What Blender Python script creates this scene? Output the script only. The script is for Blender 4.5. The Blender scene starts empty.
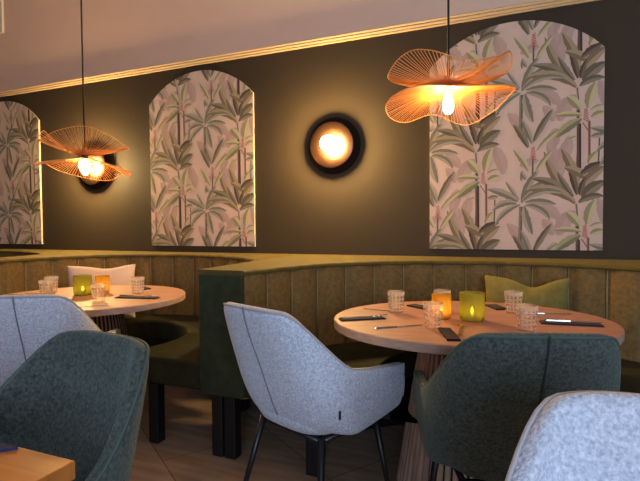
import bpy, bmesh, math, random
from mathutils import Vector, Matrix
random.seed(7)
S = bpy.context.scene
COL = S.collection
PI = math.pi

# ------------------------------------------------------------------ helpers
def lin(h):
    h = h.lstrip('#')
    o = []
    for i in (0, 2, 4):
        c = int(h[i:i+2], 16) / 255
        o.append(c / 12.92 if c <= .04045 else ((c + .055) / 1.055) ** 2.4)
    return (*o, 1)

def mat(name, color, rough=.6, metal=0., spec=.5, sheen=0., bump=0., bscale=200., var=0., vscale=8., color2=None, trans=0., vdetail=4., sheen_tint=None):
    m = bpy.data.materials.new(name); m.use_nodes = True
    n = m.node_tree.nodes; l = m.node_tree.links
    b = n['Principled BSDF']
    c = lin(color) if isinstance(color, str) else color
    b.inputs['Base Color'].default_value = c
    b.inputs['Roughness'].default_value = rough
    b.inputs['Metallic'].default_value = metal
    b.inputs['Specular IOR Level'].default_value = spec
    if sheen:
        b.inputs['Sheen Weight'].default_value = sheen
        b.inputs['Sheen Roughness'].default_value = .45
        if sheen_tint: b.inputs['Sheen Tint'].default_value = lin(sheen_tint)
    if trans: b.inputs['Transmission Weight'].default_value = trans
    tc = n.new('ShaderNodeTexCoord')
    if var or color2:
        t = n.new('ShaderNodeTexNoise'); t.inputs['Scale'].default_value = vscale; t.inputs['Detail'].default_value = vdetail
        t.inputs['Roughness'].default_value = .65
        l.new(tc.outputs['Object'], t.inputs['Vector'])
        r = n.new('ShaderNodeValToRGB')
        c2 = lin(color2) if color2 else tuple(max(0, x * (1 - var)) for x in c[:3]) + (1,)
        c1 = c if color2 else tuple(x * (1 + var) for x in c[:3]) + (1,)
        r.color_ramp.elements[0].position = .3; r.color_ramp.elements[1].position = .7
        r.color_ramp.elements[0].color = c2; r.color_ramp.elements[1].color = c1
        l.new(t.outputs['Fac'], r.inputs['Fac']); l.new(r.outputs['Color'], b.inputs['Base Color'])
    if bump:
        t2 = n.new('ShaderNodeTexNoise'); t2.inputs['Scale'].default_value = bscale; t2.inputs['Detail'].default_value = 3
        l.new(tc.outputs['Object'], t2.inputs['Vector'])
        bp = n.new('ShaderNodeBump'); bp.inputs['Strength'].default_value = bump; bp.inputs['Distance'].default_value = .004
        l.new(t2.outputs['Fac'], bp.inputs['Height']); l.new(bp.outputs['Normal'], b.inputs['Normal'])
    return m

def emis(name, color, strength):
    m = bpy.data.materials.new(name); m.use_nodes = True
    n = m.node_tree.nodes; l = m.node_tree.links
    n.remove(n['Principled BSDF'])
    e = n.new('ShaderNodeEmission'); e.inputs['Color'].default_value = (*color, 1); e.inputs['Strength'].default_value = strength
    l.new(e.outputs[0], n['Material Output'].inputs['Surface'])
    return m

def clear_glass(name, tint, mixfac=.5, glossy=.06, translucent=None, tfac=0., rough=0.):
    """thin clear glass: part see-through, part refracting, a little translucent when coloured"""
    m = bpy.data.materials.new(name); m.use_nodes = True
    n = m.node_tree.nodes; l = m.node_tree.links
    n.remove(n['Principled BSDF'])
    tr = n.new('ShaderNodeBsdfTransparent'); tr.inputs['Color'].default_value = (*tint, 1)
    gl = n.new('ShaderNodeBsdfGlass'); gl.inputs['Color'].default_value = (*tint, 1); gl.inputs['IOR'].default_value = 1.45; gl.inputs['Roughness'].default_value = rough
    mx = n.new('ShaderNodeMixShader'); mx.inputs[0].default_value = mixfac
    l.new(tr.outputs[0], mx.inputs[1]); l.new(gl.outputs[0], mx.inputs[2])
    out = mx
    if translucent:
        tl = n.new('ShaderNodeBsdfTranslucent'); tl.inputs['Color'].default_value = (*translucent, 1)
        df = n.new('ShaderNodeBsdfDiffuse'); df.inputs['Color'].default_value = (*translucent, 1)
        m3 = n.new('ShaderNodeMixShader'); m3.inputs[0].default_value = .35
        l.new(tl.outputs[0], m3.inputs[1]); l.new(df.outputs[0], m3.inputs[2])
        m2 = n.new('ShaderNodeMixShader'); m2.inputs[0].default_value = tfac
        l.new(mx.outputs[0], m2.inputs[1]); l.new(m3.outputs[0], m2.inputs[2]); out = m2
    l.new(out.outputs[0], n['Material Output'].inputs['Surface'])
    return m

def finish(name, bm, mats, parent=None, smooth=True, loc=None):
    me = bpy.data.meshes.new(name); bm.to_mesh(me); bm.free()
    if not isinstance(mats, (list, tuple)): mats = [mats]
    for m in mats: me.materials.append(m)
    if smooth:
        for p in me.polygons: p.use_smooth = True
    o = bpy.data.objects.new(name, me); COL.objects.link(o)
    if parent: o.parent = parent
    if loc: o.location = loc
    return o

def sharp(o, deg=35):
    m = o.modifiers.new('edges', 'EDGE_SPLIT'); m.split_angle = math.radians(deg); return o

def bevel(o, w, seg=2, deg=40):
    m = o.modifiers.new('bevel', 'BEVEL'); m.width = w; m.segments = seg; m.limit_method = 'ANGLE'; m.angle_limit = math.radians(deg)
    return o

def thing(name, label, cat, loc=(0, 0, 0), rz=0., group=None):
    o = bpy.data.objects.new(name, None); COL.objects.link(o); o.empty_display_size = .1
    o.location = loc; o.rotation_euler = (0, 0, rz)
    return tag(o, label, cat, group)

def tag(o, label, cat, group=None):
    o['label'] = label; o['category'] = cat
    if group: o['group'] = group
    return o

def struct(o): o['kind'] = 'structure'; return o

def kids(o): return [c for c in bpy.data.objects if c.parent == o]
def dup(root, loc, rz, label):
    r = root.copy(); COL.objects.link(r); r.location = loc; r.rotation_euler = (0, 0, rz); r['label'] = label
    for ch in kids(root):
        c = ch.copy(); COL.objects.link(c); c.parent = r
        for g in kids(ch):
            d = g.copy(); COL.objects.link(d); d.parent = c
    return r

def add_box(bm, c, s, rz=0., mi=0):
    x, y, z = s[0] / 2, s[1] / 2, s[2] / 2
    R = Matrix.Rotation(rz, 3, 'Z')
    v = [bm.verts.new(Vector(c) + R @ Vector(p)) for p in ((-x,-y,-z),(x,-y,-z),(x,y,-z),(-x,y,-z),(-x,-y,z),(x,-y,z),(x,y,z),(-x,y,z))]
    for f in ((3,2,1,0),(4,5,6,7),(0,1,5,4),(1,2,6,5),(2,3,7,6),(3,0,4,7)):
        bm.faces.new([v[i] for i in f]).material_index = mi

def frame_of(d):
    d = d.normalized()
    u = d.cross(Vector((0, 0, 1)))
    if u.length < 1e-4: u = Vector((1, 0, 0))
    u.normalize(); return u, d.cross(u).normalized()

def add_tube(bm, pts, r, n=8, caps=True, mi=0, closed=False):
    pts = [Vector(p) for p in pts]; N = len(pts)
    rs = r if isinstance(r, (list, tuple)) else [r] * N
    rings = []
    for i, p in enumerate(pts):
        a = pts[(i - 1) % N] if (closed or i > 0) else p
        b = pts[(i + 1) % N] if (closed or i < N - 1) else p
        u, w = frame_of(b - a)
        rings.append([bm.verts.new(p + (u * math.cos(2*PI*k/n) + w * math.sin(2*PI*k/n)) * rs[i]) for k in range(n)])
    for i in range(N if closed else N - 1):
        A, B = rings[i], rings[(i + 1) % N]
        for k in range(n):
            bm.faces.new((A[k], A[(k+1) % n], B[(k+1) % n], B[k])).material_index = mi
    if caps and not closed:
        bm.faces.new(rings[0][::-1]).material_index = mi; bm.faces.new(rings[-1]).material_index = mi

def add_lathe(bm, prof, n=48, mod=None, mi=0, cap0=True, cap1=True, c=(0, 0, 0)):
    rings = []
    for j, (r, z) in enumerate(prof):
        ring = []
        for k in range(n):
            a = 2 * PI * k / n
            rr = r * (mod(a, z, j) if mod else 1)
            ring.append(bm.verts.new((c[0] + rr * math.cos(a), c[1] + rr * math.sin(a), c[2] + z)))
        rings.append(ring)
    for A, B in zip(rings, rings[1:]):
        for k in range(n):
            bm.faces.new((A[k], A[(k+1) % n], B[(k+1) % n], B[k])).material_index = mi
    if cap0: bm.faces.new(rings[0][::-1]).material_index = mi
    if cap1: bm.faces.new(rings[-1]).material_index = mi

def add_prism(bm, poly, z0, z1, mi=0):
    a = [bm.verts.new((x, y, z0)) for x, y in poly]; b = [bm.verts.new((x, y, z1)) for x, y in poly]
    n = len(poly)
    for k in range(n): bm.faces.new((a[k], a[(k+1) % n], b[(k+1) % n], b[k])).material_index = mi
    t = bm.faces.new(b); t.material_index = mi; u = bm.faces.new(a[::-1]); u.material_index = mi
    bmesh.ops.triangulate(bm, faces=[t, u])
    bmesh.ops.recalc_face_normals(bm, faces=bm.faces[:])

# ------------------------------------------------------------------ materials
M = {}
M['wall'] = mat('dark umber wall paint', '#3d3123', .75, spec=.25, bump=.05, bscale=60, var=.05, vscale=3)
M['upper'] = mat('pale plaster upper wall', '#ddbba6', .9, spec=.1, bump=.05, bscale=50, var=.02, vscale=2)
M['ceiling'] = mat('off white ceiling paint', '#d2c6bc', .9)
M['trim'] = mat('cream moulding paint', '#c4a67e', .65)
M['side'] = mat('side wall paint', '#6a5f55', .85)
M['velvet'] = mat('olive velvet', '#7d643a', .8, spec=.2, sheen=.35, sheen_tint='#a08c50', bump=.25, bscale=420, color2='#5c492b', vscale=40, vdetail=8)  # backrest copy of the one bench fabric, warm lamplight mixed into its colour
M['velvet_cool_end'] = mat('bench velvet in cool light', '#3c3f28', .85, spec=.2, sheen=.25, sheen_tint='#6f8060', bump=.25, bscale=420, color2='#282b1b', vscale=14, vdetail=8)  # same bench fabric as the backrest, dark tone stands for cool dim light
M['seam'] = mat('channel piping cord', '#7c6c48', .75); M['velvet_shade_seat'] = mat('bench velvet in seat shade', '#34321d', .85, spec=.15, sheen=.15, sheen_tint='#6f6040', bump=.25, bscale=420, color2='#232113', vscale=14, vdetail=8)  # seat copy of the bench fabric, shade around the table put into the colour
M['black'] = mat('black lacquered wood', '#0c0c0d', .5)
M['blackmetal'] = mat('black powder coated steel', '#14171c', .38, spec=.5)
M['green'] = mat('petrol green velvet', '#5e655f', .85, spec=.2, sheen=.45, sheen_tint='#9db3b0', bump=.9, bscale=230, color2='#242b29', vscale=110, vdetail=6)
M['green_pipe'] = mat('petrol green piping', '#44554e', .8, bump=.3, bscale=300)
M['grey'] = mat('pale grey boucle', '#dedfe9', .95, spec=.1, sheen=.2, bump=1., bscale=150, color2='#a2a4b4', vscale=120, vdetail=3)
M['grey_pipe'] = mat('pale grey piping', '#aaa4a6', .9)
M['darkline'] = mat('grey seam thread', '#77747a', .9); M['greenline'] = mat('green seam thread', '#26332f', .9)
M['cream'] = mat('cream board edge', '#c4b49a', .7)
M['brass'] = mat('brushed brass', '#6e4e3c', .36, metal=1.)
M['darkdish'] = mat('dark bronze dish', '#1a1210', .8, spec=.1)
M['copper_wire'] = mat('copper coloured wire', '#e2964f', .55, metal=.0)
M['cable'] = mat('black cable', '#0d0d0e', .6)
M['bulb'] = emis('glowing filament bulb', (1, .55, .18), 290)
M['globe'] = emis('glowing globe bulb', (1, .68, .27), 1000)
M['flame'] = emis('candle flame', (1, .62, .18), 130)
M['wax'] = mat('candle wax', '#e8d8b0', .6)
M['glass'] = clear_glass('clear cut glass', (.985, .965, .96), .30, translucent=(.9, .85, .83), tfac=.03); M['etched'] = clear_glass('etched glass facets', (.98, .95, .94), .3, translucent=(.95, .88, .85), tfac=.34)
M['amber'] = clear_glass('amber glass', (.95, .68, .25), .4, translucent=(.62, .46, .12), tfac=.45, rough=.1)
M['olive_glass'] = clear_glass('green glass', (.52, .52, .16), .4, translucent=(.50, .46, .11), tfac=.6, rough=.15)
M['steel'] = mat('polished steel', '#c8c4c2', .22, metal=1.)
M['gold'] = mat('gold cutlery', '#d9a24a', .25, metal=1.)
M['napkin'] = mat('dark aubergine napkin', '#2c2026', .9, bump=.2, bscale=300)
M['navy'] = mat('navy napkin', '#20264e', .9, bump=.2, bscale=300)
M['pillow_white'] = mat('pinkish white linen', '#cfb6aa', .95, bump=.3, bscale=250)
M['pillow_olive'] = mat('mustard olive velvet', '#7d7032', .9, sheen=.3, sheen_tint='#c8b860', bump=.25, bscale=200, color2='#665b26', vscale=20)

def wood(name, c1, c2, scale, axis, rough=.45, planks=None, mortar=(.35, .33, .3, 1)):
    m = bpy.data.materials.new(name); m.use_nodes = True
    n = m.node_tree.nodes; l = m.node_tree.links; b = n['Principled BSDF']; b.inputs['Roughness'].default_value = rough
    b.inputs['Specular IOR Level'].default_value = .35
    tc = n.new('ShaderNodeTexCoord'); mp = n.new('ShaderNodeMapping'); l.new(tc.outputs['Object'], mp.inputs['Vector'])
    mp.inputs['Scale'].default_value = scale
    t = n.new('ShaderNodeTexNoise'); t.inputs['Scale'].default_value = 3; t.inputs['Detail'].default_value = 6
    l.new(mp.outputs[0], t.inputs['Vector'])
    r = n.new('ShaderNodeValToRGB'); r.color_ramp.elements[0].position = .35; r.color_ramp.elements[1].position = .65
    r.color_ramp.elements[0].color = lin(c1); r.color_ramp.elements[1].color = lin(c2)
    l.new(t.outputs['Fac'], r.inputs['Fac'])
    col = r.outputs['Color']
    if planks:
        w, h, rot, dark = planks
        mp2 = n.new('ShaderNodeMapping'); l.new(tc.outputs['Object'], mp2.inputs['Vector']); mp2.inputs['Rotation'].default_value = (0, 0, rot)
        br = n.new('ShaderNodeTexBrick'); br.inputs['Scale'].default_value = 1; br.inputs['Brick Width'].default_value = w; br.inputs['Row Height'].default_value = h
        br.inputs['Mortar Size'].default_value = .003; br.inputs['Mortar Smooth'].default_value = .2; br.inputs['Bias'].default_value = 0
        br.inputs['Color1'].default_value = (1, 1, 1, 1); br.inputs['Color2'].default_value = (*dark, 1); br.inputs['Mortar'].default_value = mortar
        l.new(mp2.outputs[0], br.inputs['Vector'])
        mx = n.new('ShaderNodeMix'); mx.data_type = 'RGBA'; mx.blend_type = 'MULTIPLY'; mx.inputs['Factor'].default_value = 1
        l.new(col, mx.inputs['A']); l.new(br.outputs['Color'], mx.inputs['B']); col = mx.outputs['Result']
    l.new(col, b.inputs['Base Color'])
    return m
M['oak'] = wood('pale oak table top', '#ad7e6c', '#9f7160', (2, 14, 2), 'x', .5)
M['oak_edge'] = wood('pale oak edge', '#b89684', '#a88674', (6, 6, 20), 'x', .5)
M['slat_gap'] = mat('dark gaps between slats', '#2b1d16', .8)
M['slats'] = wood('walnut slats', '#b48e78', '#9a7560', (12, 12, 2), 'z', .55)
M['blockwood'] = wood('butcher block beech', '#cc8440', '#ba7234', (2, 12, 4), 'x', .35, planks=(3., .045, 0, (.80, .74, .66)), mortar=(.85, .8, .72, 1))
M['floor'] = wood('brown floor boards', '#b59880', '#9c7f69', (1.2, 8, 1), 'x', .5, planks=(1.2, .6, math.radians(35), (.85, .83, .8)))

# ------------------------------------------------------------------ camera
F, PITCH, ROLL, YAW = 476.6233, .0321661, .0075568, .3882598
cam = bpy.data.cameras.new('camera'); camo = bpy.data.objects.new('camera', cam); COL.objects.link(camo)
cam.sensor_fit = 'HORIZONTAL'; cam.sensor_width = 36; cam.lens = F * 36 / 640; cam.clip_start = .02
cy, sy = math.cos(YAW), math.sin(YAW); cp, sp = math.cos(PITCH), math.sin(PITCH); cr, sr = math.cos(ROLL), math.sin(ROLL)
r0 = Vector((cy, sy, 0)); f0 = Vector((-sy * cp, cy * cp, -sp)); u0 = r0.cross(f0)
rt = r0 * cr - u0 * sr; up = r0 * sr + u0 * cr
camo.matrix_world = Matrix(((rt.x, up.x, -f0.x, 0), (rt.y, up.y, -f0.y, 0), (rt.z, up.z, -f0.z, 1.17), (0, 0, 0, 1)))
S.camera = camo

# ------------------------------------------------------------------ room
X0, X1, Y0, Y1, ZC, ZT = -6.2, 3.6, -3.2, 3.327, 3.75, 2.515
def slab(name, c, s, m):
    bm = bmesh.new(); add_box(bm, c, s); return struct(finish(name, bm, m, smooth=False))
slab('floor', ((X0+X1)/2, (Y0+Y1)/2, -.05), (X1-X0+.4, Y1-Y0+.4, .1), M['floor'])
slab('ceiling', ((X0+X1)/2, (Y0+Y1)/2, ZC+.05), (X1-X0+.4, Y1-Y0+.4, .1), M['ceiling'])
bm = bmesh.new()
add_box(bm, ((X0+X1)/2, Y1+.1, ZT/2), (X1-X0, .2, ZT)); add_box(bm, ((X0+X1)/2, Y1+.1, (ZT+ZC)/2), (X1-X0, .2, ZC-ZT), mi=1)
struct(finish('wall_back', bm, [M['wall'], M['upper']], smooth=False))
slab('wall_left', (X0-.1, (Y0+Y1)/2, ZC/2), (.2, Y1-Y0+.4, ZC), M['side'])
slab('wall_right', (X1+.1, (Y0+Y1)/2, ZC/2), (.2, Y1-Y0+.4, ZC), M['side'])
# front wall (behind the camera) with two tall window openings
WIN = [(.15, 1.65), (1.95, 3.45)]
bm = bmesh.new(); xs = [X0] + [v for w in WIN for v in w] + [X1]
for a, b in zip(xs[0::2], xs[1::2]): add_box(bm, ((a+b)/2, Y0-.1, ZC/2), (b-a, .2, ZC))
for a, b in WIN:
    add_box(bm, ((a+b)/2, Y0-.1, .3), (b-a, .2, .6)); add_box(bm, ((a+b)/2, Y0-.1, (2.7+ZC)/2), (b-a, .2, ZC-2.7))
struct(finish('wall_front', bm, M['side'], smooth=False))
for i, (a, b) in enumerate(WIN):
    bm = bmesh.new()
    for x in (a+.03, (a+b)/2, b-.03): add_box(bm, (x, Y0-.1, 1.65), (.06, .08, 2.1))
    for z in (.63, 2.67): add_box(bm, ((a+b)/2, Y0-.1, z), (b-a-.12, .08, .06))
    struct(finish('window_%d' % (i+1), bm, M['black'], smooth=False))
# fluted moulding between the dark wall and the pale upper wall
bm = bmesh.new()
prof = [(0, 0), (-.012, 0), (-.016, .006), (-.012, .012), (-.020, .016), (-.025, .023), (-.020, .030), (-.028, .034), (-.032, .041), (-.028, .047), (0, .05)]
A = [bm.verts.new((X0, Y1 + y, ZT - .01 + z)) for y, z in prof]; B = [bm.verts.new((X1, Y1 + y, ZT - .01 + z)) for y, z in prof]
for i in range(len(prof) - 1): bm.faces.new((A[i], B[i], B[i+1], A[i+1]))
struct(finish('trim_1', bm, M['trim'], smooth=False))
bm = bmesh.new(); add_box(bm, (-5.05, Y1 - .012, 3.445), (.50, .022, .61)); struct(finish('trim_2', bm, M['ceiling'], smooth=False))   # pale boxed-in casing high on the left
LEAVES = [(0.284,1.151,0.211,1.377,0.078,0.1,0),(0.277,0.8,0.367,0.949,0.078,0.2,0),(0.268,0.55,0.329,0.705,0.067,-0.2,0),(0.246,0.803,0.183,0.901,0.056,0.1,0),
(0.455,1.039,0.415,1.189,0.056,0.1,0),(0.088,0.724,-0.022,0.874,0.067,0.1,0),(0.276,0.903,0.182,0.993,0.061,0.1,0),(0.262,0.756,0.237,0.621,0.067,0.1,0),
(-0.046,1.195,-0.103,1.38,0.067,0.1,0),(0.052,1.24,0.159,1.271,0.044,0.1,0),(0.385,1.348,0.38,1.138,0.024,9,5),(0.383,0.774,0.386,0.475,0.024,9,5),
(0.372,0.994,0.385,0.835,0.01,9,2),(0.376,0.859,0.381,0.746,0.016,9,4),(0.059,0.983,0.055,0.773,0.022,9,2),(0.058,0.773,0.088,0.665,0.013,9,2),
(0.127,1.287,0.126,1.178,0.009,9,4),(0.128,0.599,0.127,0.476,0.009,9,4),(0.438,0.786,0.441,0.506,0.014,9,6),(0.493,0.681,0.489,0.526,0.008,9,4),
(0.403,0.778,0.439,0.719,0.006,9,6),(0.065,1.006,0.151,1.189,0.04,0.12,1),(0.064,1.024,0.218,1.128,0.033,0.22,1),(0.086,1.009,0.242,0.995,0.036,0.12,1),
(0.086,0.99,0.212,0.907,0.033,0.3,1),(0.078,0.987,0.122,0.824,0.044,-0.1,1),(0.048,1.025,-0.024,1.134,0.02,0,1),(0.043,1.018,-0.124,1.093,0.042,0.12,1),
(0.034,1.004,-0.095,0.965,0.036,0.35,1),(0.062,1.146,0.066,1.204,0.02,0,1),(0.361,1.012,0.211,1.288,0.044,-0.12,3),(0.354,1.007,0.147,1.144,0.049,0.25,2),
(0.381,1.082,0.298,1.308,0.051,0.1,3),(0.358,1.04,0.277,1.177,0.029,-0.05,2),(0.376,1.049,0.335,1.2,0.033,0.05,4),(0.43,1.144,0.319,1.211,0.047,0.15,3),
(0.397,1.174,0.504,1.231,0.04,0.15,4),(0.396,1.091,0.51,1.202,0.051,0.1,3),(0.404,1.029,0.511,1.115,0.06,0.15,2),(0.391,1.047,0.42,1.144,0.029,0.1,4),
(0.367,0.997,0.113,1.076,0.049,0.3,3),(0.067,1.012,0.275,1.056,0.033,0.32,1),(0.386,1.001,0.504,1.033,0.038,0.25,2),(0.054,0.996,-0.078,0.88,0.031,0.25,1),
(0.099,0.647,0.022,0.782,0.038,0.1,2),(0.131,0.683,0.225,0.853,0.033,0.05,2),(0.151,0.626,0.269,0.738,0.027,0.08,7),(0.102,0.501,0.023,0.625,0.033,0.1,7),
(0.145,0.492,0.229,0.61,0.027,0.05,7),(0.123,0.672,0.066,0.813,0.031,0.05,1),(0.089,0.445,0.062,0.491,0.022,0,1),(0.432,0.867,0.467,0.999,0.051,0.1,7),
(0.39,0.86,0.325,0.937,0.047,0.1,7),(0.4,0.825,0.268,0.833,0.029,0.12,7),(0.396,0.803,0.272,0.712,0.049,0.1,8),(0.445,0.852,0.505,0.874,0.018,0.1,7),
(0.45,0.807,0.511,0.829,0.036,0.1,7),(0.369,0.702,0.324,0.689,0.016,0.1,7),(0.449,0.69,0.507,0.697,0.027,0.1,1),(0.435,0.529,0.479,0.593,0.033,0.1,7),
(0.13,0.565,0.155,0.58,0.012,0.1,9),(0.13,0.572,0.105,0.59,0.012,0.1,9),(0.13,0.58,0.152,0.595,0.012,0.1,9),(0.129,0.587,0.107,0.605,0.012,0.1,9),
(0.129,0.595,0.15,0.61,0.012,0.1,9),(0.129,0.603,0.11,0.62,0.012,0.1,9),(0.129,0.61,0.147,0.625,0.012,0.1,9),(0.129,0.618,0.112,0.635,0.012,0.1,9),
(0.129,0.625,0.145,0.641,0.012,0.1,9),(0.129,0.633,0.115,0.65,0.012,0.1,9),(0.129,0.64,0.142,0.656,0.012,0.1,9),(0.421,0.783,0.445,0.796,0.012,0.1,9),
(0.421,0.79,0.398,0.808,0.012,0.1,9),(0.421,0.797,0.442,0.811,0.012,0.1,9),(0.421,0.805,0.401,0.822,0.012,0.1,9),(0.421,0.812,0.44,0.826,0.012,0.1,9),
(0.421,0.819,0.403,0.837,0.012,0.1,9),(0.421,0.826,0.437,0.84,0.012,0.1,9),(0.421,0.834,0.405,0.851,0.012,0.1,9),(0.421,0.841,0.435,0.855,0.012,0.1,9),
(0.421,0.848,0.407,0.865,0.012,0.1,9),(0.421,0.855,0.432,0.87,0.012,0.1,9)]
# ------------------------------------------------------------------ arched wallpaper panels
PW, PH, PA = 1.032, 1.217, 1.450
ARC = []
hw = PW / 2; rise = PA - PH; R_ = (hw * hw + rise * rise) / (2 * rise); a0 = math.asin(hw / R_)
ARCH = [(-hw, 0), (hw, 0)] + [(R_ * math.sin(a0 - 2*a0*k/28), PA - R_ + R_ * math.cos(a0 - 2*a0*k/28)) for k in range(29)]
def clip(poly):
    out = poly
    n = len(ARCH)
    for i in range(n):
        ax, ay = ARCH[i]; bx, by = ARCH[(i+1) % n]
        def side(p): return (bx-ax)*(p[1]-ay) - (by-ay)*(p[0]-ax)
        src, out = out, []
        for j in range(len(src)):
            p, q = src[j-1], src[j]; sp_, sq = side(p), side(q)
            if (sp_ >= 0) != (sq >= 0):
                t = sp_ / (sp_ - sq); out.append((p[0]+(q[0]-p[0])*t, p[1]+(q[1]-p[1])*t))
            if sq >= 0: out.append(q)
        if len(out) < 3: return []
    return out
WPC = ['#ae9186', '#857c6b', '#6f6452', '#86745a', '#5e4f42', '#513c36', '#7d5448', '#a09470', '#87805e', '#aa6a5e']
WPM = [mat('wallpaper ground', '#cdb2a2', .85, spec=.15, color2='#c5a898', vscale=9)]
for i, c in enumerate(WPC):
    k = lin(c); k = tuple(v * (.8 if i else 1) for v in k[:3]) + (1,)
    WPM.append(mat('wallpaper ink %d' % i, k, .85, spec=.15))
for i, c in enumerate(WPC):            # lighter half of each leaf
    k = lin(c); k = tuple(min(1, v * (1.4 if i else 1.05) + .012) for v in k[:3]) + (1,)
    WPM.append(mat('wallpaper wash %d' % i, k, .85, spec=.15))
NI = len(WPC)
def draw_leaf(bm, L, dx, dz, depth):
    bx, bz, tx, tz, w, bend, ci = L
    if bend != 9 and ci != 9: w *= 1.12; k = 1.0 if ci == 0 else 1.12; tx = bx + (tx-bx)*k; tz = bz + (tz-bz)*k
    if ci == 9: tx = bx + (tx-bx)*.75; tz = bz + (tz-bz)*.75; w *= .8
    bx += dx; tx += dx; bz += dz; tz += dz
    if max(bx, tx) < -hw - .1 or min(bx, tx) > hw + .1 or max(bz, tz) < -.1 or min(bz, tz) > PA + .1: return
    dxx, dzz = tx - bx, tz - bz; ln = math.hypot(dxx, dzz) or 1e-6; nx, nz = -dzz / ln, dxx / ln
    straight = bend == 9
    if straight: bend = 0
    s = 1 if (nz * 1 >= 0) else -1                  # bend upwards
    cx, cz = (bx+tx)/2 + nx*s*bend*ln, (bz+tz)/2 + nz*s*bend*ln
    N = 2 if straight else 9
    P = []
    for i in range(N + 1):
        t = i / N
        x = (1-t)**2*bx + 2*t*(1-t)*cx + t*t*tx; z = (1-t)**2*bz + 2*t*(1-t)*cz + t*t*tz
        ex = 2*(1-t)*(cx-bx) + 2*t*(tx-cx); ez = 2*(1-t)*(cz-bz) + 2*t*(tz-cz); el = math.hypot(ex, ez) or 1
        h = w/2 if straight else w/2 * max(.06, math.sin(PI * min(1, t*.93 + .05)) ** .7 * (1 + .10*math.sin(t*31 + bx*90)))
        P.append((x, z, -ez/el*h, ex/el*h))
    for sgn, off in ((1, 1), (-1, 1 + NI)):
        for i in range(N):
            a, b = P[i], P[i+1]
            q = [(a[0], a[1]), (b[0], b[1]), (b[0]+sgn*b[2], b[1]+sgn*b[3]), (a[0]+sgn*a[2], a[1]+sgn*a[3])]
            if sgn > 0: q = q[::-1]
            area = sum(q[k-1][0]*q[k][1]-q[k][0]*q[k-1][1] for k in range(4))
            if area < 0: q = q[::-1]
            c = clip(q)
            if len(c) < 3: continue
            try:
                f = bm.faces.new([bm.verts.new((x, depth, z)) for x, z in c]); f.material_index = off + ci
            except ValueError: pass
def wallpaper():
    bm = bmesh.new()
    f = bm.faces.new([bm.verts.new((x, -.0004, z)) for x, z in ARCH]); f.material_index = 0
    k = 0
    for order in (0, 1):
        for col in (-1, 0, 1):
            for row in (-2, -1, 0, 1, 2):
                dx = .59 * col; dz = .7075 * row + (.35 if col % 2 else 0)
                for j, L in enumerate(LEAVES):
                    if (L[6] == 0) != (order == 0): continue
                    k += 1
                    draw_leaf(bm, L, dx, dz, -.0008 - (j % 80) * .000022 - (0 if order == 0 else .0006))
    bmesh.ops.recalc_face_normals(bm, faces=bm.faces[:])
    return bm
PCX = [-4.838, -2.432, -.025]
def arch_panel(cx, label):
    t = thing('wallpaper_panel', label, 'wall panel', (cx, Y1 - .0162, 1.003), 0, 'arched wallpaper panels')
    return t
pt = arch_panel(PCX[2], 'arched tropical leaf wallpaper panel behind the right table, largest of the three')
bm = bmesh.new()
a = [bm.verts.new((x, 0, z)) for x, z in ARCH]; b = [bm.verts.new((x, .016, z)) for x, z in ARCH]
for k in range(len(ARCH)): bm.faces.new((a[k], b[k], b[(k+1) % len(ARCH)], a[(k+1) % len(ARCH)]))
bm.faces.new(a); bm.faces.new(b[::-1])
bmesh.ops.recalc_face_normals(bm, faces=bm.faces[:])
finish('backing_board', bm, M['cream'], pt, smooth=False)
finish('wallpaper', wallpaper(), WPM, pt, smooth=False)
dup(pt, (PCX[1], Y1 - .0162, 1.003), 0, 'complete arched leaf wallpaper panel between the two round wall lamps')
dup(pt, (PCX[0], Y1 - .0162, 1.003), 0, 'arched leaf wallpaper panel at the far left, cut off by the photo edge')

# ------------------------------------------------------------------ wall lamps
def wall_lamp(x, z, label):
    t = thing('wall_lamp', label, 'wall lamp', (x, Y1, z), 0, 'round wall lamps'); t.rotation_euler = (PI/2, 0, 0)   # local +z points into the room
    bm = bmesh.new(); add_lathe(bm, [(.202, 0), (.208, .008), (.206, .020), (.19, .030), (.15, .034), (.03, .034)], 64); finish('back_dish', bm, M['darkdish'], t)
    bm = bmesh.new(); add_lathe(bm, [(.02, .044), (.10, .046), (.164, .050), (.169, .053), (.164, .056), (.10, .056), (.02, .055)], 64); finish('brass_disc', bm, M['brass'], t)
    bm = bmesh.new(); add_lathe(bm, [(.02, .012), (.02, .085)], 24); finish('socket', bm, M['brass'], t)
    bm = bmesh.new(); add_lathe(bm, [(.004, .081)] + [(.056*math.sin(PI*k/14), .125 - .044*math.cos(PI*k/14)) for k in range(1, 14)] + [(.004, .170)], 32); finish('globe_bulb', bm, M['globe'], t)
    return t
wl = wall_lamp(-1.243, 1.755, 'round brass wall lamp with dark ring between two leaf panels, fully in view')
l2 = dup(wl, (-3.60, Y1, 1.725), 0, 'round brass wall lamp behind the left wire pendant'); l2.rotation_euler = (PI/2, 0, 0)

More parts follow.
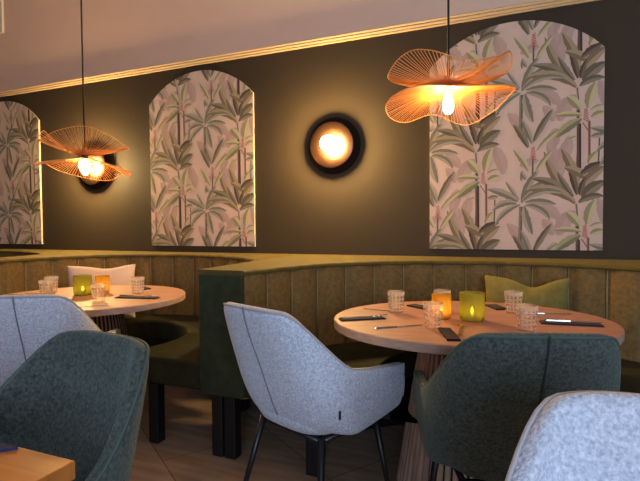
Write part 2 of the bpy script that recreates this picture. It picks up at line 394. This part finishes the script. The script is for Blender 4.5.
# ------------------------------------------------------------------ wire pendant lamps
def cyc(tab, a):
    """periodic smooth curve through (degrees, value) control points"""
    tab = sorted(tab); n = len(tab); a = math.degrees(a) % 360
    j = max([k for k in range(n) if tab[k][0] <= a], default=n - 1)
    def P(k): return tab[k % n][0] + 360 * (k // n), tab[k % n][1]
    if tab[0][0] > a: a += 360
    (xa, p0), (x1, p1), (x2, p2), (xb, p3) = P(j-1), P(j), P(j+1), P(j+2)
    t = (a - x1) / (x2 - x1)
    return .5*((2*p1) + (-p0+p2)*t + (2*p0-5*p1+4*p2-p3)*t*t + (-p0+3*p1-3*p2+p3)*t**3)
def ruffle(tab, R, seed):
    rnd = random.Random(seed); bm = bmesh.new()
    NW = 100
    def P(a, t):
        z = cyc(tab, a); s = 1 if z > 0 else -1
        r = .018 + (math.sqrt(max(.02, R*R - .35*z*z)) - .018) * t
        return Vector((r*math.cos(a), r*math.sin(a), s*.006 + z * t ** 1.5))
    for k in range(NW):
        a = 2*PI*k/NW + rnd.uniform(-.010, .010)
        add_tube(bm, [P(a, t) for t in (0, .2, .4, .6, .8, 1)], .0017, 4, caps=False)
    add_tube(bm, [P(2*PI*k/160, 1) for k in range(160)], .0022, 5, closed=True)
    add_tube(bm, [P(2*PI*k/40, .0) for k in range(40)], .002, 5, closed=True)
    return bm
def pendant(loc, rz, label, v):
    t = thing('wire_pendant_lamp', label, 'pendant lamp', loc, rz, 'copper wire pendant lamps')
    h = ZC - loc[2]
    bm = bmesh.new(); add_tube(bm, [(0, 0, .10), (0, 0, h - .02)], .005, 8); finish('cable', bm, M['cable'], t)
    bm = bmesh.new(); add_lathe(bm, [(.05, h-.025), (.05, h-.001)], 32); finish('ceiling_rose', bm, M['cable'], t)
    bm = bmesh.new(); add_lathe(bm, [(.016, .045), (.019, .05), (.019, .085), (.010, .095), (.006, .105)], 24); finish('socket', bm, M['cable'], t)
    bm = bmesh.new(); add_lathe(bm, [(.010, .048), (.012, .035), (.019, .008), (.023, -.016), (.021, -.034), (.013, -.047), (.003, -.052)], 24); finish('bulb', bm, M['bulb'], t)
    o = finish('upper_wire_shade', ruffle(v[0], .258, v[2]), M['copper_wire'], t); o.location = (0, 0, .066)
    o = finish('lower_wire_shade', ruffle(v[1], .268, v[2] + 1), M['copper_wire'], t); o.location = (0, 0, .058)
    return t
pendant((-.268, 2.124, 1.695), YAW, 'ruffled copper wire pendant lamp above the right table, bulb bare below',
        ([(0, .055), (60, .055), (90, .055), (125, .06), (180, .05), (215, .085), (235, .075), (270, .02), (300, .045), (325, .09)],
         [(0, -.02), (30, -.07), (58, -.105), (90, -.045), (122, -.09), (150, -.09), (180, -.06), (225, -.04), (270, -.06), (320, -.035)], 1))
pendant((-2.455, 2.185, 1.54), YAW, 'ruffled copper wire pendant lamp above the left table',
        ([(0, .05), (45, .06), (90, .07), (135, .06), (165, .10), (182, .15), (200, .09), (230, .06), (270, .11), (300, .13), (330, .09)],
         [(0, -.11), (20, -.09), (50, -.06), (80, -.11), (110, -.10), (150, -.06), (180, -.02), (210, -.06), (270, -.06), (330, -.07)], 3))
# ------------------------------------------------------------------ banquettes
def resample(pts, n):
    """smooth curve through points, n+1 evenly spaced samples"""
    P = [Vector((x, y)) for x, y in pts]; fine = []
    for i in range(len(P) - 1):
        p0, p1, p2, p3 = P[max(0, i-1)], P[i], P[i+1], P[min(len(P)-1, i+2)]
        for k in range(20):
            t = k / 20
            fine.append(.5*((2*p1) + (-p0+p2)*t + (2*p0-5*p1+4*p2-p3)*t*t + (-p0+3*p1-3*p2+p3)*t**3))
    fine.append(P[-1]); d = [0]
    for a, b in zip(fine, fine[1:]): d.append(d[-1] + (b-a).length)
    out = []; j = 0
    for k in range(n + 1):
        s = d[-1]*k/n
        while j < len(d) - 2 and d[j+1] < s: j += 1
        t = (s - d[j]) / max(1e-9, d[j+1] - d[j]); out.append(fine[j].lerp(fine[j+1], t))
    return out
half1 = [(-1.225, 2.0), (-1.20, 2.09), (-1.165, 2.215), (-1.115, 2.36), (-1.04, 2.515), (-.927, 2.65), (-.78, 2.775), (-.62, 2.88), (-.43, 2.945), (-.237, 2.98)]
C1 = -.09
curve_r = half1 + [(C1, 3.0)] + [(2*C1 - x, y) for x, y in half1[::-1]]
curve_l = [(-3.25, 2.0), (-3.245, 2.316), (-3.20, 2.49), (-3.14, 2.65), (-3.05, 2.80), (-2.896, 2.925), (-2.694, 3.0), (-2.528, 3.05), (-2.36, 3.075), (-2.16, 3.05),
           (-1.957, 2.99), (-1.77, 2.90), (-1.643, 2.80), (-1.535, 2.68), (-1.492, 2.52), (-1.48, 2.3), (-1.475, 2.0)]
curve_ll = [(-4.9, 3.1), (-4.4, 3.09), (-4.1, 3.03), (-3.85, 2.93), (-3.66, 2.80), (-3.56, 2.62), (-3.53, 2.4), (-3.53, 2.0)]
ZL = .95
def channels(curve, nch, z0, z1, puff=.018, sub=7):
    pts = resample(curve, nch * sub); bm = bmesh.new(); rows = []
    seams = []
    for i, p in enumerate(pts):
        a = pts[max(0, i-1)]; b = pts[min(len(pts)-1, i+1)]; t = (b - a).normalized(); n = Vector((t.y, -t.x))
        u = (i % sub) / sub
        off = puff * (abs(math.sin(PI*u)) ** .5) if i % sub else -.014
        q = p + n * (off - puff)
        if i % sub == 0: seams.append(p + n * (-.010 - puff*.3))
        rows.append([bm.verts.new((q.x, q.y, z)) for z in (z0, z0 + .1, z0 + .25, z1 - .03, z1 - .008)] + [bm.verts.new((p.x, p.y, z1 + .004))])
    for A, B in zip(rows, rows[1:]):
        for k in range(5): bm.faces.new((A[k], B[k], B[k+1], A[k+1]))
    bmesh.ops.recalc_face_normals(bm, faces=bm.faces[:])
    return bm, seams, pts
def ledge(front, back):
    """upholstered shelf from the backrest curve (front) to what lies behind it (back), with a rounded lip"""
    bm = bmesh.new(); rows = []
    for i, (p, q) in enumerate(zip(front, back)):
        a = Vector(front[max(0, i-1)]); b = Vector(front[min(len(front)-1, i+1)]); t = (b - a).normalized(); n = Vector((t.y, -t.x)); p = Vector(p)
        row = [(p - n*.03, ZL - .026), (p + n*.004, ZL - .024), (p + n*.011, ZL - .019), (p + n*.012, ZL - .010), (p + n*.007, ZL - .003), (p - n*.004, ZL)]
        rows.append([bm.verts.new((v.x, v.y, z)) for v, z in row] + [bm.verts.new((q[0], q[1], ZL)), bm.verts.new((q[0], q[1], ZL - .026))])
    for A, B in zip(rows, rows[1:]):
        for k in range(8):
            try: bm.faces.new((A[k], B[k], B[(k+1) % 8], A[(k+1) % 8]))
            except ValueError: pass
    bm.faces.new(rows[0]); bm.faces.new(rows[-1][::-1])
    bmesh.ops.recalc_face_normals(bm, faces=bm.faces[:])
    return bm
def seat_poly(curve, cx, cyy, r):
    out = [(p.x, p.y) for p in resample(curve, 60)]
    if out[0][0] > out[-1][0]: out = out[::-1]
    # inner arc from right end to left end (front y = 2.0)
    dy = 2.0 - cyy; a = math.asin(dy / r)
    a1, a2 = a, PI - a
    arc = [(cx + r*math.cos(a1 + (a2-a1)*k/40), cyy + r*math.sin(a1 + (a2-a1)*k/40)) for k in range(41)]
    return out + arc
def banquette(label, curve, nch, ledge_poly, seat, leg_pts, end=None, extra=None):
    t = thing('banquette', label, 'bench', (0, 0, 0), 0, 'curved velvet banquettes')
    bm, seams, pts = channels(curve, nch, .31, ZL - .022)
    o = finish('backrest', bm, M['velvet'], t)
    bm = bmesh.new()
    for s in seams[1:-1]: add_tube(bm, [(s.x, s.y, .47), (s.x, s.y, ZL - .027)], .004, 6)
    finish('channel_piping', bm, M['seam'], o)
    if extra:
        bm, s2, _ = channels(extra, 9, .31, ZL - .03); finish('backrest', bm, M['velvet'], t)
    for fr, bk in ledge_poly: sharp(finish('top_ledge', ledge(fr, bk), M['velvet_lit_top'], t), 60)
    bm = bmesh.new(); add_prism(bm, seat, .325, .472); o = finish('seat', bm, M['velvet_shade_seat'], t, smooth=False); bevel(o, .02, 3)
    for x, y in leg_pts:
        bm = bmesh.new(); add_box(bm, (x, y, .1625), (.062, .06, .325)); bevel(finish('leg', bm, M['black'], t, smooth=False), .004)
    # recessed black plinth that follows the back
    bm = bmesh.new(); q = resample(curve, 40); c = Vector((sum(p.x for p in q)/41, 2.3)); q = q[6:-6]
    inn = [p.lerp(c, .18) for p in q]; outr = [p.lerp(c, .10) for p in q]
    add_prism(bm, [(p.x, p.y) for p in inn] + [(p.x, p.y) for p in outr[::-1]], 0, .325); finish('plinth', bm, M['black'], t, smooth=False)
    if end:
        bm = bmesh.new(); add_box(bm, *end); bevel(finish('end_panel', bm, M['velvet_cool_end'], t, smooth=False), .008, 3)
    return t
M['velvet_lit_top'] = mat('bench velvet in lamp light', '#655325', .8, spec=.2, sheen=.3, sheen_tint='#a08c50', bump=.3, bscale=300, color2='#4a3e1c', vscale=16, vdetail=8)  # ledge copy of the bench fabric, lamp glow painted in as a golden tone
YB = Y1 - .003
cl = [(p.x, p.y) for p in resample(curve_l, 110)]; crv = [(p.x, p.y) for p in resample(curve_r, 110)]; cll = [(p.x, p.y) for p in resample(curve_ll, 60)]
def at_y(poly, y):
    best = min(poly, key=lambda p: abs(p[1] - y)); return best[0]
tail = [p for p in cl if p[0] > -1.62 and p[1] < 2.70]; main = [p for p in cl if p not in tail]
lefts = [p for p in cll if p[1] < 2.72]
XS = -1.56                                            # where the two ledges meet
def back_r(p):
    x, y = p
    if y < 2.62: return (at_y(tail, y) - .012, y) if x < C1 else (1.35, y)
    u = (x - x0r) / (x1r - x0r); return (XS + (1.35 - XS) * u, YB)
top_r = [p for p in crv if p[1] >= 2.62]; x0r, x1r = top_r[0][0], top_r[-1][0]
def back_l(p):
    x, y = p
    if x < -2.4 and y < 2.62: return (at_y(lefts, y) + .004, y)
    u = (x - x0l) / (main[-1][0] - x0l); return (-3.56 + (XS - .003 + 3.56) * u, YB)
x0l = [p for p in main if p[1] >= 2.62][0][0]
fr_r = crv; bk_r = [back_r(p) for p in crv]
fr_l = main; bk_l = [back_l(p) for p in main]
fr_3 = [p for p in cll if p[1] > 2.6]; bk_3 = [(-4.9 + (1.337) * k / (len(fr_3) - 1), YB) for k in range(len(fr_3))]
ledge_l = [(fr_l, bk_l), (fr_3, bk_3)]; ledge_r = [(fr_r, bk_r)]
LB = banquette('olive velvet banquette curving around the left table, pale cushion on it', curve_l, 18, ledge_l, seat_poly(curve_l, -2.42, 2.33, .47),
    [(-1.80, 2.035), (-2.95, 2.035), (-1.60, 2.6), (-3.1, 2.6)], extra=curve_ll)
RB = banquette('olive velvet banquette behind the right table, with end panel of the same velvet toned darker for cool light', curve_r, 18, ledge_r, seat_poly(curve_r, -.12, 2.33, .50),
    [(-1.392, 2.035), (-1.318, 2.035), (-.87, 2.035), (.62, 2.035), (1.1, 2.035)],
    end=((-1.352, 2.0, .625), (.255, .03, .61)))

# ------------------------------------------------------------------ round tables
def round_table(c, rz, label):
    t = thing('round_table', label, 'table', (c[0], c[1], 0), rz, 'round restaurant tables')
    bm = bmesh.new(); add_lathe(bm, [(.57, .712), (.572, .716), (.572, .744), (.568, .748)], 128, cap0=True, cap1=False)
    top = [v for v in bm.verts if v.co.z > .747]; top.sort(key=lambda v: math.atan2(v.co.y, v.co.x))
    f = bm.faces.new(top); f.material_index = 1
    bmesh.ops.recalc_face_normals(bm, faces=bm.faces[:])
    o = finish('tabletop', bm, [M['oak_edge'], M['oak']], t, smooth=False); sharp(o)
    def flute(a, z, j): u = (a * 56 / (2*PI)) % 1; return 1.0 if u < .62 else .955
    bm = bmesh.new(); add_lathe(bm, [(.305, .0), (.275, .19), (.245, .38), (.215, .57), (.192, .7118)], 448, mod=flute)
    for i, f in enumerate(bm.faces):
        if i < 4*448 and (i % 448) % 8 >= 5: f.material_index = 1
    finish('slatted_pedestal', bm, [M['slats'], M['slat_gap']], t, smooth=False)
    return t
T1 = (-.189, 2.205); T2 = (-2.415, 2.14)
tab = round_table(T1, math.radians(14), 'round oak table with slatted pedestal in front of the right banquette')
tab.scale = (.602/.572, .505/.572, 1)
dt = dup(tab, (*T2, 0), math.radians(28), 'round oak table at the left banquette, pale cushion behind it'); dt.scale = (.58/.572, .545/.572, 1)

# ------------------------------------------------------------------ armchairs
def sstep(a, b, x):
    t = max(0., min(1., (x - a) / (b - a))); return t*t*(3 - 2*t)
def shell_rows(NS=48, NT=12):
    def top(a, f):      # a: 0..90 deg around the corner ; f: 0..1 along the arm
        h = .884 - .008*min(1, a/36)**2
        u = min(1, max(0, (a + f*10 - 33) / 60)); k = .8*sstep(0, 1, u) + .2*u if u < 1 else 1
        arm = .648 - .034 * f
        return h*(1-k) + arm*k
    rows = []
    for i in range(NS + 1):
        s = -1 + 2*i/NS; q = abs(s); sg = 1 if s >= 0 else -1
        sb = .62
        a = min(1, q/sb) * 90; f = max(0, (q - sb)/(1 - sb)); ar = math.radians(a)
        H = top(a, f); row = []
        for j in range(NT + 1):
            t = j / NT
            # rounded underside then the wall
            z0 = .405 + .03*f
            z = z0 + (H - z0) * (t ** 1.25)
            g = min(1, (z - z0) / (.20 - .09*f)); bul = math.sqrt(max(0, 1 - (1-g)**2))
            wd = .075 * sstep(55, 90, a); hwz = .180 + wd + (.103 - wd) * bul - .022 * sstep(.62, .90, z)
            yb = -.13 - .085 * bul - .135 * sstep(.45, .95, z)
            yc = -.02; yf = .250 + .01 * bul
            x = hwz * max(0, math.sin(ar)) ** (2/3.1); y = yc - (yc - yb) * max(0, math.cos(ar)) ** (2/3.1)
            if f > 0: x = hwz * (1 - .04*f*f); y = yc + (yf - yc) * f
            row.append(Vector((sg * x, y, z)))
        rows.append(row)
    return rows
ROWS = shell_rows()
def shell_mesh():
    bm = bmesh.new(); g = [[bm.verts.new(p) for p in r] for r in ROWS]
    for A, B in zip(g, g[1:]):
        for k in range(len(A) - 1): bm.faces.new((A[k], B[k], B[k+1], A[k+1]))
    bmesh.ops.recalc_face_normals(bm, faces=bm.faces[:])
    # make normals point outwards
    f = min(bm.faces, key=lambda f: f.calc_center_median().y)
    f.normal_update()
    if f.normal.y > 0: bmesh.ops.reverse_faces(bm, faces=bm.faces[:])
    return bm
def superell(hw_, y0, y1, n=3.2, N=48):
    out = []
    for k in range(N):
        a = 2*PI*k/N; c, s = math.cos(a), math.sin(a)
        out.append((hw_*math.copysign(abs(c)**(2/n), c), (y0+y1)/2 + (y1-y0)/2*math.copysign(abs(s)**(2/n), s)))
    return out
def armchair(label, fabric, pipe, loc, rz, group, tagged=False):
    t = thing('armchair', label, 'chair', loc, rz, group)
    o = finish('shell', shell_mesh(), M[fabric], t)
    m = o.modifiers.new('thick', 'SOLIDIFY'); m.thickness = .042; m.offset = -1; m.use_even_offset = False
    m = o.modifiers.new('round', 'SUBSURF'); m.levels = 1; m.render_levels = 2
    sh = o
    rim = [r[-1] for r in ROWS]
    front = ROWS[-1][:-1][::-1]; frontl = ROWS[0][:-1]
    bm = bmesh.new(); add_tube(bm, [p - Vector((p.x, p.y, 0)).normalized()*.0075 - Vector((0, 0, .0045)) for p in (frontl[4:] + rim + front[:-4])], .0042, 8); finish('piping', bm, M[pipe], sh)
    mid = ROWS[len(ROWS)//2]
    bm = bmesh.new(); add_tube(bm, [p + Vector((0, -.0005, 0)) for p in mid[2:]], .003, 6); finish('back_seam', bm, M['greenline' if fabric == 'green' else 'darkline'], sh)
    # seat cushion
    bm = bmesh.new(); N = 48; rings = []
    for hw_, y0, y1, z in ((.15, -.12, .20, .392), (.20, -.17, .22, .41), (.222, -.185, .235, .44), (.225, -.185, .238, .465), (.212, -.175, .225, .485), (.15, -.12, .2, .492)):
        rings.append([bm.verts.new((x, y, z)) for x, y in superell(hw_, y0, y1)])
    for A, B in zip(rings, rings[1:]):
        for k in range(N): bm.faces.new((A[k], A[(k+1) % N], B[(k+1) % N], B[k]))
    bm.faces.new(rings[0][::-1]); bm.faces.new(rings[-1])
    finish('seat_cushion', bm, M[fabric], t)
    bm = bmesh.new()
    P = [(-.165, -.12, .382), (.165, -.12, .382), (.185, .17, .40), (-.185, .17, .40)]
    for a, b in zip(P, P[1:] + P[:1]): add_tube(bm, [a, b], .011, 8)
    finish('seat_frame', bm, M['blackmetal'], t)
    for x, y in ((-1, -1), (1, -1), (1, 1), (-1, 1)):
        bm = bmesh.new(); yy = -.12 if y < 0 else .17
        add_tube(bm, [(x*(.165 if y < 0 else .185), yy, .39), (x*.235, yy + y*.085 - (.03 if y > 0 else 0), .0)], [.0145, .0095], 10); finish('leg', bm, M['blackmetal'], t)
    if tagged:
        bm = bmesh.new(); r = ROWS[35]; p = r[5]; add_box(bm, (p.x + .002, p.y, p.z - .01), (.003, .008, .03)); finish('fabric_tag', bm, M['black'], sh, smooth=False)
    return t
GG, GV = 'pale grey armchairs', 'green velvet armchairs'
armchair('pale grey armchair at the right table, side on, black legs in view', 'grey', 'grey_pipe', (-.755, 1.755, 0), math.radians(-22), GG, True)
armchair('pale grey armchair with its back to us at the left table', 'grey', 'grey_pipe', (-2.10, 1.63, 0), math.radians(31), GG)
armchair('pale grey armchair nearest the camera in the bottom right corner', 'grey', 'grey_pipe', (.235, .60, 0), math.radians(180), GG)
armchair('green velvet armchair with its back to us at the right table', 'green', 'green_pipe', (-.022, 1.655, 0), math.radians(18), GV)
armchair('green velvet armchair at the wooden table in the bottom left corner', 'green', 'green_pipe', (-1.043, .637, 0), math.radians(172), GV)
# ------------------------------------------------------------------ corner table
t = thing('square_table', 'light wood table corner with navy napkin, at the bottom left', 'table', (-1.12, .2, 0))
bm = bmesh.new(); add_box(bm, (0, 0, .733), (.78, .83, .034)); bevel(finish('tabletop', bm, M['blockwood'], t, smooth=False), .003)
bm = bmesh.new(); add_lathe(bm, [(.035, .02), (.035, .716)], 24); finish('column', bm, M['black'], t)
bm = bmesh.new(); add_lathe(bm, [(.22, 0), (.22, .012), (.2, .02)], 40); finish('base_plate', bm, M['black'], t)

# ------------------------------------------------------------------ cushions
def cushion(name, label, w, h, d, mtl, loc, rz, tilt, sag):
    bm = bmesh.new(); N = 16; g = {}
    for s in (1, -1):
        for i in range(N + 1):
            for j in range(N + 1):
                u, v = -1 + 2*i/N, -1 + 2*j/N
                e = max(0, (1 - abs(u)**2.4)) * max(0, (1 - abs(v)**2.4))
                pin = 1 - .10*(1 - abs(v)**1.5 if abs(u) > .999 else 0)
                x = u*w/2*(1 - .07*(1 - v*v)); z = v*h/2*(1 - .07*(1 - u*u))
                if v > 0: z -= sag * math.exp(-((u - .15)/.38)**2) * v
                y = s * d/2 * e**.55
                if (i in (0, N) or j in (0, N)) and s == -1: g[s, i, j] = g[1, i, j]; continue
                g[s, i, j] = bm.verts.new((x, y, z))
        for i in range(N):
            for j in range(N):
                f = (g[s,i,j], g[s,i+1,j], g[s,i+1,j+1], g[s,i,j+1])
                bm.faces.new(f if s == -1 else f[::-1])
    bmesh.ops.recalc_face_normals(bm, faces=bm.faces[:])
    o = finish(name, bm, mtl); o.location = loc; o.rotation_euler = (tilt, 0, rz)
    m = o.modifiers.new('s', 'SUBSURF'); m.levels = 1; m.render_levels = 1
    return tag(o, label, 'cushion')
cushion('cushion', 'pinkish white cushion leaning on the banquette behind the left table', .50, .43, .15, M['pillow_white'], (-2.84, 2.65, .685), math.radians(38), math.radians(-12), .02)
cushion('cushion', 'mustard olive cushion leaning on the banquette behind the right table', .46, .42, .15, M['pillow_olive'], (.055, 2.84, .68), math.radians(-4), math.radians(-12), .05)

# ------------------------------------------------------------------ glasses and candle holders
def cut(rows, nf, depth):
    def f(a, z, j):
        return 1 - depth * (1 if (int(a*nf/(2*PI)*2) + j//2) % 2 else 0)
    return f
def tumbler(h=.104, r=.040):
    bm = bmesh.new()
    outer = [(r*.80, 0), (r*.84, .004)] + [(r*(.84 + .16*k/16), .010 + (h*.80 - .010)*k/16) for k in range(17)] + [(r, h - .002), (r*.985, h)]
    inner = [(r*.93, h), (r*.92, h - .004), (r*.82, .022), (r*.78, .016)]
    prof = outer + inner
    def mod(a, z, j):
        if 2 <= j <= 18: return 1 - .05 * (((int(a*28/(2*PI)) + j//2) % 2))
        return 1
    add_lathe(bm, prof, 56, mod=mod)
    for i, f in enumerate(bm.faces):
        j, k = divmod(i, 56)
        if 2 <= j <= 18 and (k % 4 == 0 or j % 4 == 2): f.material_index = 1
    return bm
tum = finish('tumbler', tumbler(), [M['glass'], M['etched']], smooth=False)
TZ = .7482
G1 = [((-.527, 2.247), 'clear cut glass tumbler at the left of the right table, beside the napkin'),
      ((-.305, 1.955), 'clear cut glass tumbler in front of the amber candle holder on the right table'),
      ((-.325, 2.36), 'clear cut glass tumbler standing behind the amber candle holder on the right table'),
      ((-.005, 2.42), 'clear cut glass tumbler just right of the green candle holder, before the olive cushion'),
      ((.046, 2.03), 'clear cut glass tumbler at the right of the right table, nearest the green chair')]
G2 = [((-2.62, 2.03), 'clear cut glass tumbler leftmost on the left table, above the grey chair back'),
      ((-2.79, 2.20), 'clear cut glass tumbler half hidden behind the leftmost tumbler of the left table'),
      ((-2.165, 2.0), 'clear cut glass tumbler in front of the amber candle holder on the left table'),
      ((-2.204, 2.342), 'clear cut glass tumbler rightmost on the left table, right of the pale cushion')]
for i, (p, lb) in enumerate(G1 + G2):
    o = tum if i == 0 else tum.copy()
    if i: COL.objects.link(o)
    o.location = (*p, TZ); o.rotation_euler = (0, 0, i*.37)
    tag(o, lb, 'glass', 'cut glass tumblers on the tables')
def candle(name, label, r, h, mtl, p, wavy):
    t = thing(name, label, 'candle holder', (*p, TZ), random.random(), 'glass candle holders')
    bm = bmesh.new(); w = .006
    def mod(a, z, j): return 1 + wavy*(math.sin(5*a + z*40) + .6*math.sin(9*a - z*70))
    prof = [(r*.80, 0), (r*.97, .006), (r, .018)] + [(r, .018 + (h-.024)*k/8) for k in range(1, 9)] + [(r*.99, h), (r - w, h)] + [(r - w, h - (h-.022)*k/6) for k in range(1, 6)] + [(r - w, .016), (r*.6, .013)]
    add_lathe(bm, prof, 48, mod=mod); finish('glass_holder', bm, mtl, t)
    bm = bmesh.new(); add_lathe(bm, [(.019, .014), (.019, .03)], 24); c = finish('tealight', bm, M['wax'], t)
    bm = bmesh.new(); add_lathe(bm, [(.001, .031), (.005, .037), (.0055, .042), (.003, .052), (.0006, .060)], 12); finish('flame', bm, M['flame'], c)
    return t
candle('candle_holder', 'round green glass candle holder glowing on the right table', .053, .122, M['olive_glass'], (-.172, 2.175), .012)
candle('candle_holder', 'amber glass candle holder glowing on the right table', .043, .108, M['amber'], (-.303, 2.175), .006)
candle('candle_holder', 'round green glass candle holder glowing on the left table', .053, .122, M['olive_glass'], (-2.475, 2.165), .012)
candle('candle_holder', 'slim amber glass candle holder standing on the left table', .043, .108, M['amber'], (-2.445, 2.29), .006)

# ------------------------------------------------------------------ napkins and cutlery
def napkin(label, a, b, w, mtl, group='folded dark napkins'):
    A, B = Vector(a), Vector(b); d = B - A; ln = d.length; c = (A + B)/2
    bm = bmesh.new(); n = 10
    for (s, z0, z1) in ((1, 0, .004), (.94, .004, .0075)):
        vs = []
        for i in range(n + 1):
            x = -ln/2*s + ln*s*i/n; wv = .0012*math.sin(i*1.7)
            vs.append([bm.verts.new((x, -w/2*s + wv, z0)), bm.verts.new((x, w/2*s + wv, z0)), bm.verts.new((x, w/2*s + wv, z1)), bm.verts.new((x, -w/2*s + wv, z1))])
        for P, Q in zip(vs, vs[1:]):
            for k in range(4): bm.faces.new((P[k], Q[k], Q[(k+1) % 4], P[(k+1) % 4]))
        bm.faces.new(vs[0]); bm.faces.new(vs[-1][::-1])
    bmesh.ops.recalc_face_normals(bm, faces=bm.faces[:])
    o = finish('napkin', bm, mtl, smooth=False); o.location = (c.x, c.y, TZ + .0003); o.rotation_euler = (0, 0, math.atan2(d.y, d.x))
    return tag(o, label, 'napkin', group)
def strip(bm, pts, z, th, zf=None):
    """flat cutlery silhouette along x: pts = (x, half width, dy)"""
    T = []; 
    for i, (x, h, dy) in enumerate(pts):
        zz = z + (zf(x) if zf else 0)
        T.append([bm.verts.new((x, dy-h, zz)), bm.verts.new((x, dy+h, zz)), bm.verts.new((x, dy+h*.8, zz+th)), bm.verts.new((x, dy-h*.8, zz+th))])
    for P, Q in zip(T, T[1:]):
        for k in range(4): bm.faces.new((P[k], Q[k], Q[(k+1) % 4], P[(k+1) % 4]))
    bm.faces.new(T[0]); bm.faces.new(T[-1][::-1])
def fork_mesh():
    bm = bmesh.new(); zf = lambda x: .004*max(0, (x - .02)/.08) ** 2 if x < .09 else .005
    strip(bm, [(-.1, .0052, 0), (-.09, .0058, 0), (-.03, .0032, 0), (.03, .003, 0), (.045, .007, 0), (.055, .0115, 0), (.062, .0118, 0)], 0, .0022, zf)
    for k in range(4):
        y = -.0098 + k*.00653; strip(bm, [(.060, .002, y), (.085, .0018, y), (.1, .0009, y)], 0, .002, zf)
    bmesh.ops.recalc_face_normals(bm, faces=bm.faces[:]); return bm
def knife_parts():
    bm = bmesh.new(); strip(bm, [(-.11, .004, 0), (-.105, .0065, 0), (-.06, .0065, 0), (-.012, .005, 0), (-.01, .004, 0)], 0, .005); h = bm
    bm = bmesh.new(); strip(bm, [(-.010, .0045, 0), (0, .0085, .001), (.06, .009, .001), (.095, .007, .002), (.11, .001, .006)], .001, .0016); return h, bm
FORK = finish('fork', fork_mesh(), M['steel'], smooth=False); used = {'f': False, 'k': False}
kt = thing('knife', 'x', 'knife'); h, b = knife_parts()
finish('handle', h, M['steel'], kt, smooth=False); finish('blade', b, M['steel'], kt, smooth=False)
def fork(a, b, z, label, gold=False):
    A, B = Vector(a), Vector(b); d = B - A
    o = FORK if not used['f'] else FORK.copy()
    if used['f']: COL.objects.link(o)
    used['f'] = True
    c = A + d.normalized()*.1; o.location = (c.x, c.y, TZ + z); o.rotation_euler = (0, 0, math.atan2(d.y, d.x)); tag(o, label, 'fork', 'forks on the tables')
    if gold:
        o.data = o.data.copy(); o.data.materials[0] = M['gold']
    return o
def knife(a, b, z, label):
    A, B = Vector(a), Vector(b); d = B - A; c = A + d.normalized()*.11; rz = math.atan2(d.y, d.x)
    if not used['k']:
        used['k'] = True; kt.location = (c.x, c.y, TZ + z); kt.rotation_euler = (0, 0, rz); kt['label'] = label; kt['group'] = 'knives on the tables'; return kt
    return dup(kt, (c.x, c.y, TZ + z), rz, label)
NZ = .0082
napkin('dark napkin at the left edge of the right table under a fork', (-.715, 1.975), (-.545, 2.09), .055, M['napkin'])
fork((-.70, 2.0), (-.53, 2.115), NZ, 'fork lying on the dark napkin at the left edge of the right table')
knife((-.525, 1.86), (-.377, 1.975), .0003, 'knife lying bare on the right table between the grey and green chairs')
fork((-.70, 2.285), (-.54, 2.262), .0003, 'fork lying bare on the right table behind the leftmost tumbler')
napkin('dark napkin at the back of the right table behind the leftmost tumbler', (-.50, 2.46), (-.40, 2.39), .06, M['napkin'])
napkin('dark napkin at the right edge of the right table under a bright knife', (.10, 2.215), (.335, 2.235), .06, M['napkin'])
knife((.12, 2.235), (.33, 2.252), NZ, 'knife lying on the dark napkin at the right edge of the right table')
napkin('dark napkin behind the green candle holder, before the olive cushion', (-.115, 2.60), (-.055, 2.48), .06, M['napkin'])
knife((.035, 2.42), (.20, 2.46), .0003, 'knife lying bare on the right table below the olive cushion')
napkin('dark napkin behind the green chair back on the right table', (-.262, 1.95), (-.20, 1.76), .05, M['napkin'])
fork((-.19, 1.84), (-.205, 2.02), NZ, 'golden fork showing its tines above the green chair back', True)
napkin('dark napkin at the right end of the left table', (-2.19, 2.155), (-1.93, 2.21), .055, M['napkin'])
knife((-2.20, 2.185), (-1.98, 2.232), NZ, 'knife lying on the dark napkin at the right end of the left table')
napkin('dark napkin at the left end of the left table', (-2.90, 1.975), (-2.71, 1.995), .05, M['napkin'])
fork((-2.87, 2.075), (-2.70, 2.13), .0003, 'fork lying bare at the left end of the left table')
napkin('dark napkin behind the rightmost tumbler of the left table', (-2.37, 2.56), (-2.27, 2.50), .05, M['napkin'])
fork((-2.16, 1.78), (-2.06, 1.9), .0003, 'fork lying bare at the front of the left table below the tumbler')
# napkin on the corner table
bm = bmesh.new(); add_prism(bm, [(-.868, .606), (-1.12, .606), (-1.12, .44), (-1.02, .44)], 0, .005); o = finish('napkin', bm, M['navy'], smooth=False); o.location = (0, 0, .7503)
tag(o, 'navy napkin on the light wood table in the bottom left corner', 'napkin')
A_, B_ = (-1.12, .585), (-.94, .60)
o = fork(A_, B_, .0075, 'fork on the navy napkin in the bottom left corner')

# ------------------------------------------------------------------ daylight through the windows
for i, (a, b) in enumerate(WIN):
    L = bpy.data.lights.new('daylight', 'AREA'); L.shape = 'RECTANGLE'; L.size = b - a - .1; L.size_y = 2.0
    L.energy = (95, 140)[i]; L.color = (.55, .74, 1.0)
    o = bpy.data.objects.new('window_daylight', L); COL.objects.link(o); o.location = ((a+b)/2, Y0 + .02, 1.65); o.rotation_euler = (PI/2, 0, 0)
w = bpy.data.worlds.new('world'); S.world = w; w.use_nodes = True
w.node_tree.nodes['Background'].inputs['Color'].default_value = (.6, .75, 1, 1); w.node_tree.nodes['Background'].inputs['Strength'].default_value = .4
V = S.view_settings; V.view_transform = 'Standard'; V.look = 'None'; V.exposure = 0.; V.gamma = 1; V.use_curve_mapping = False
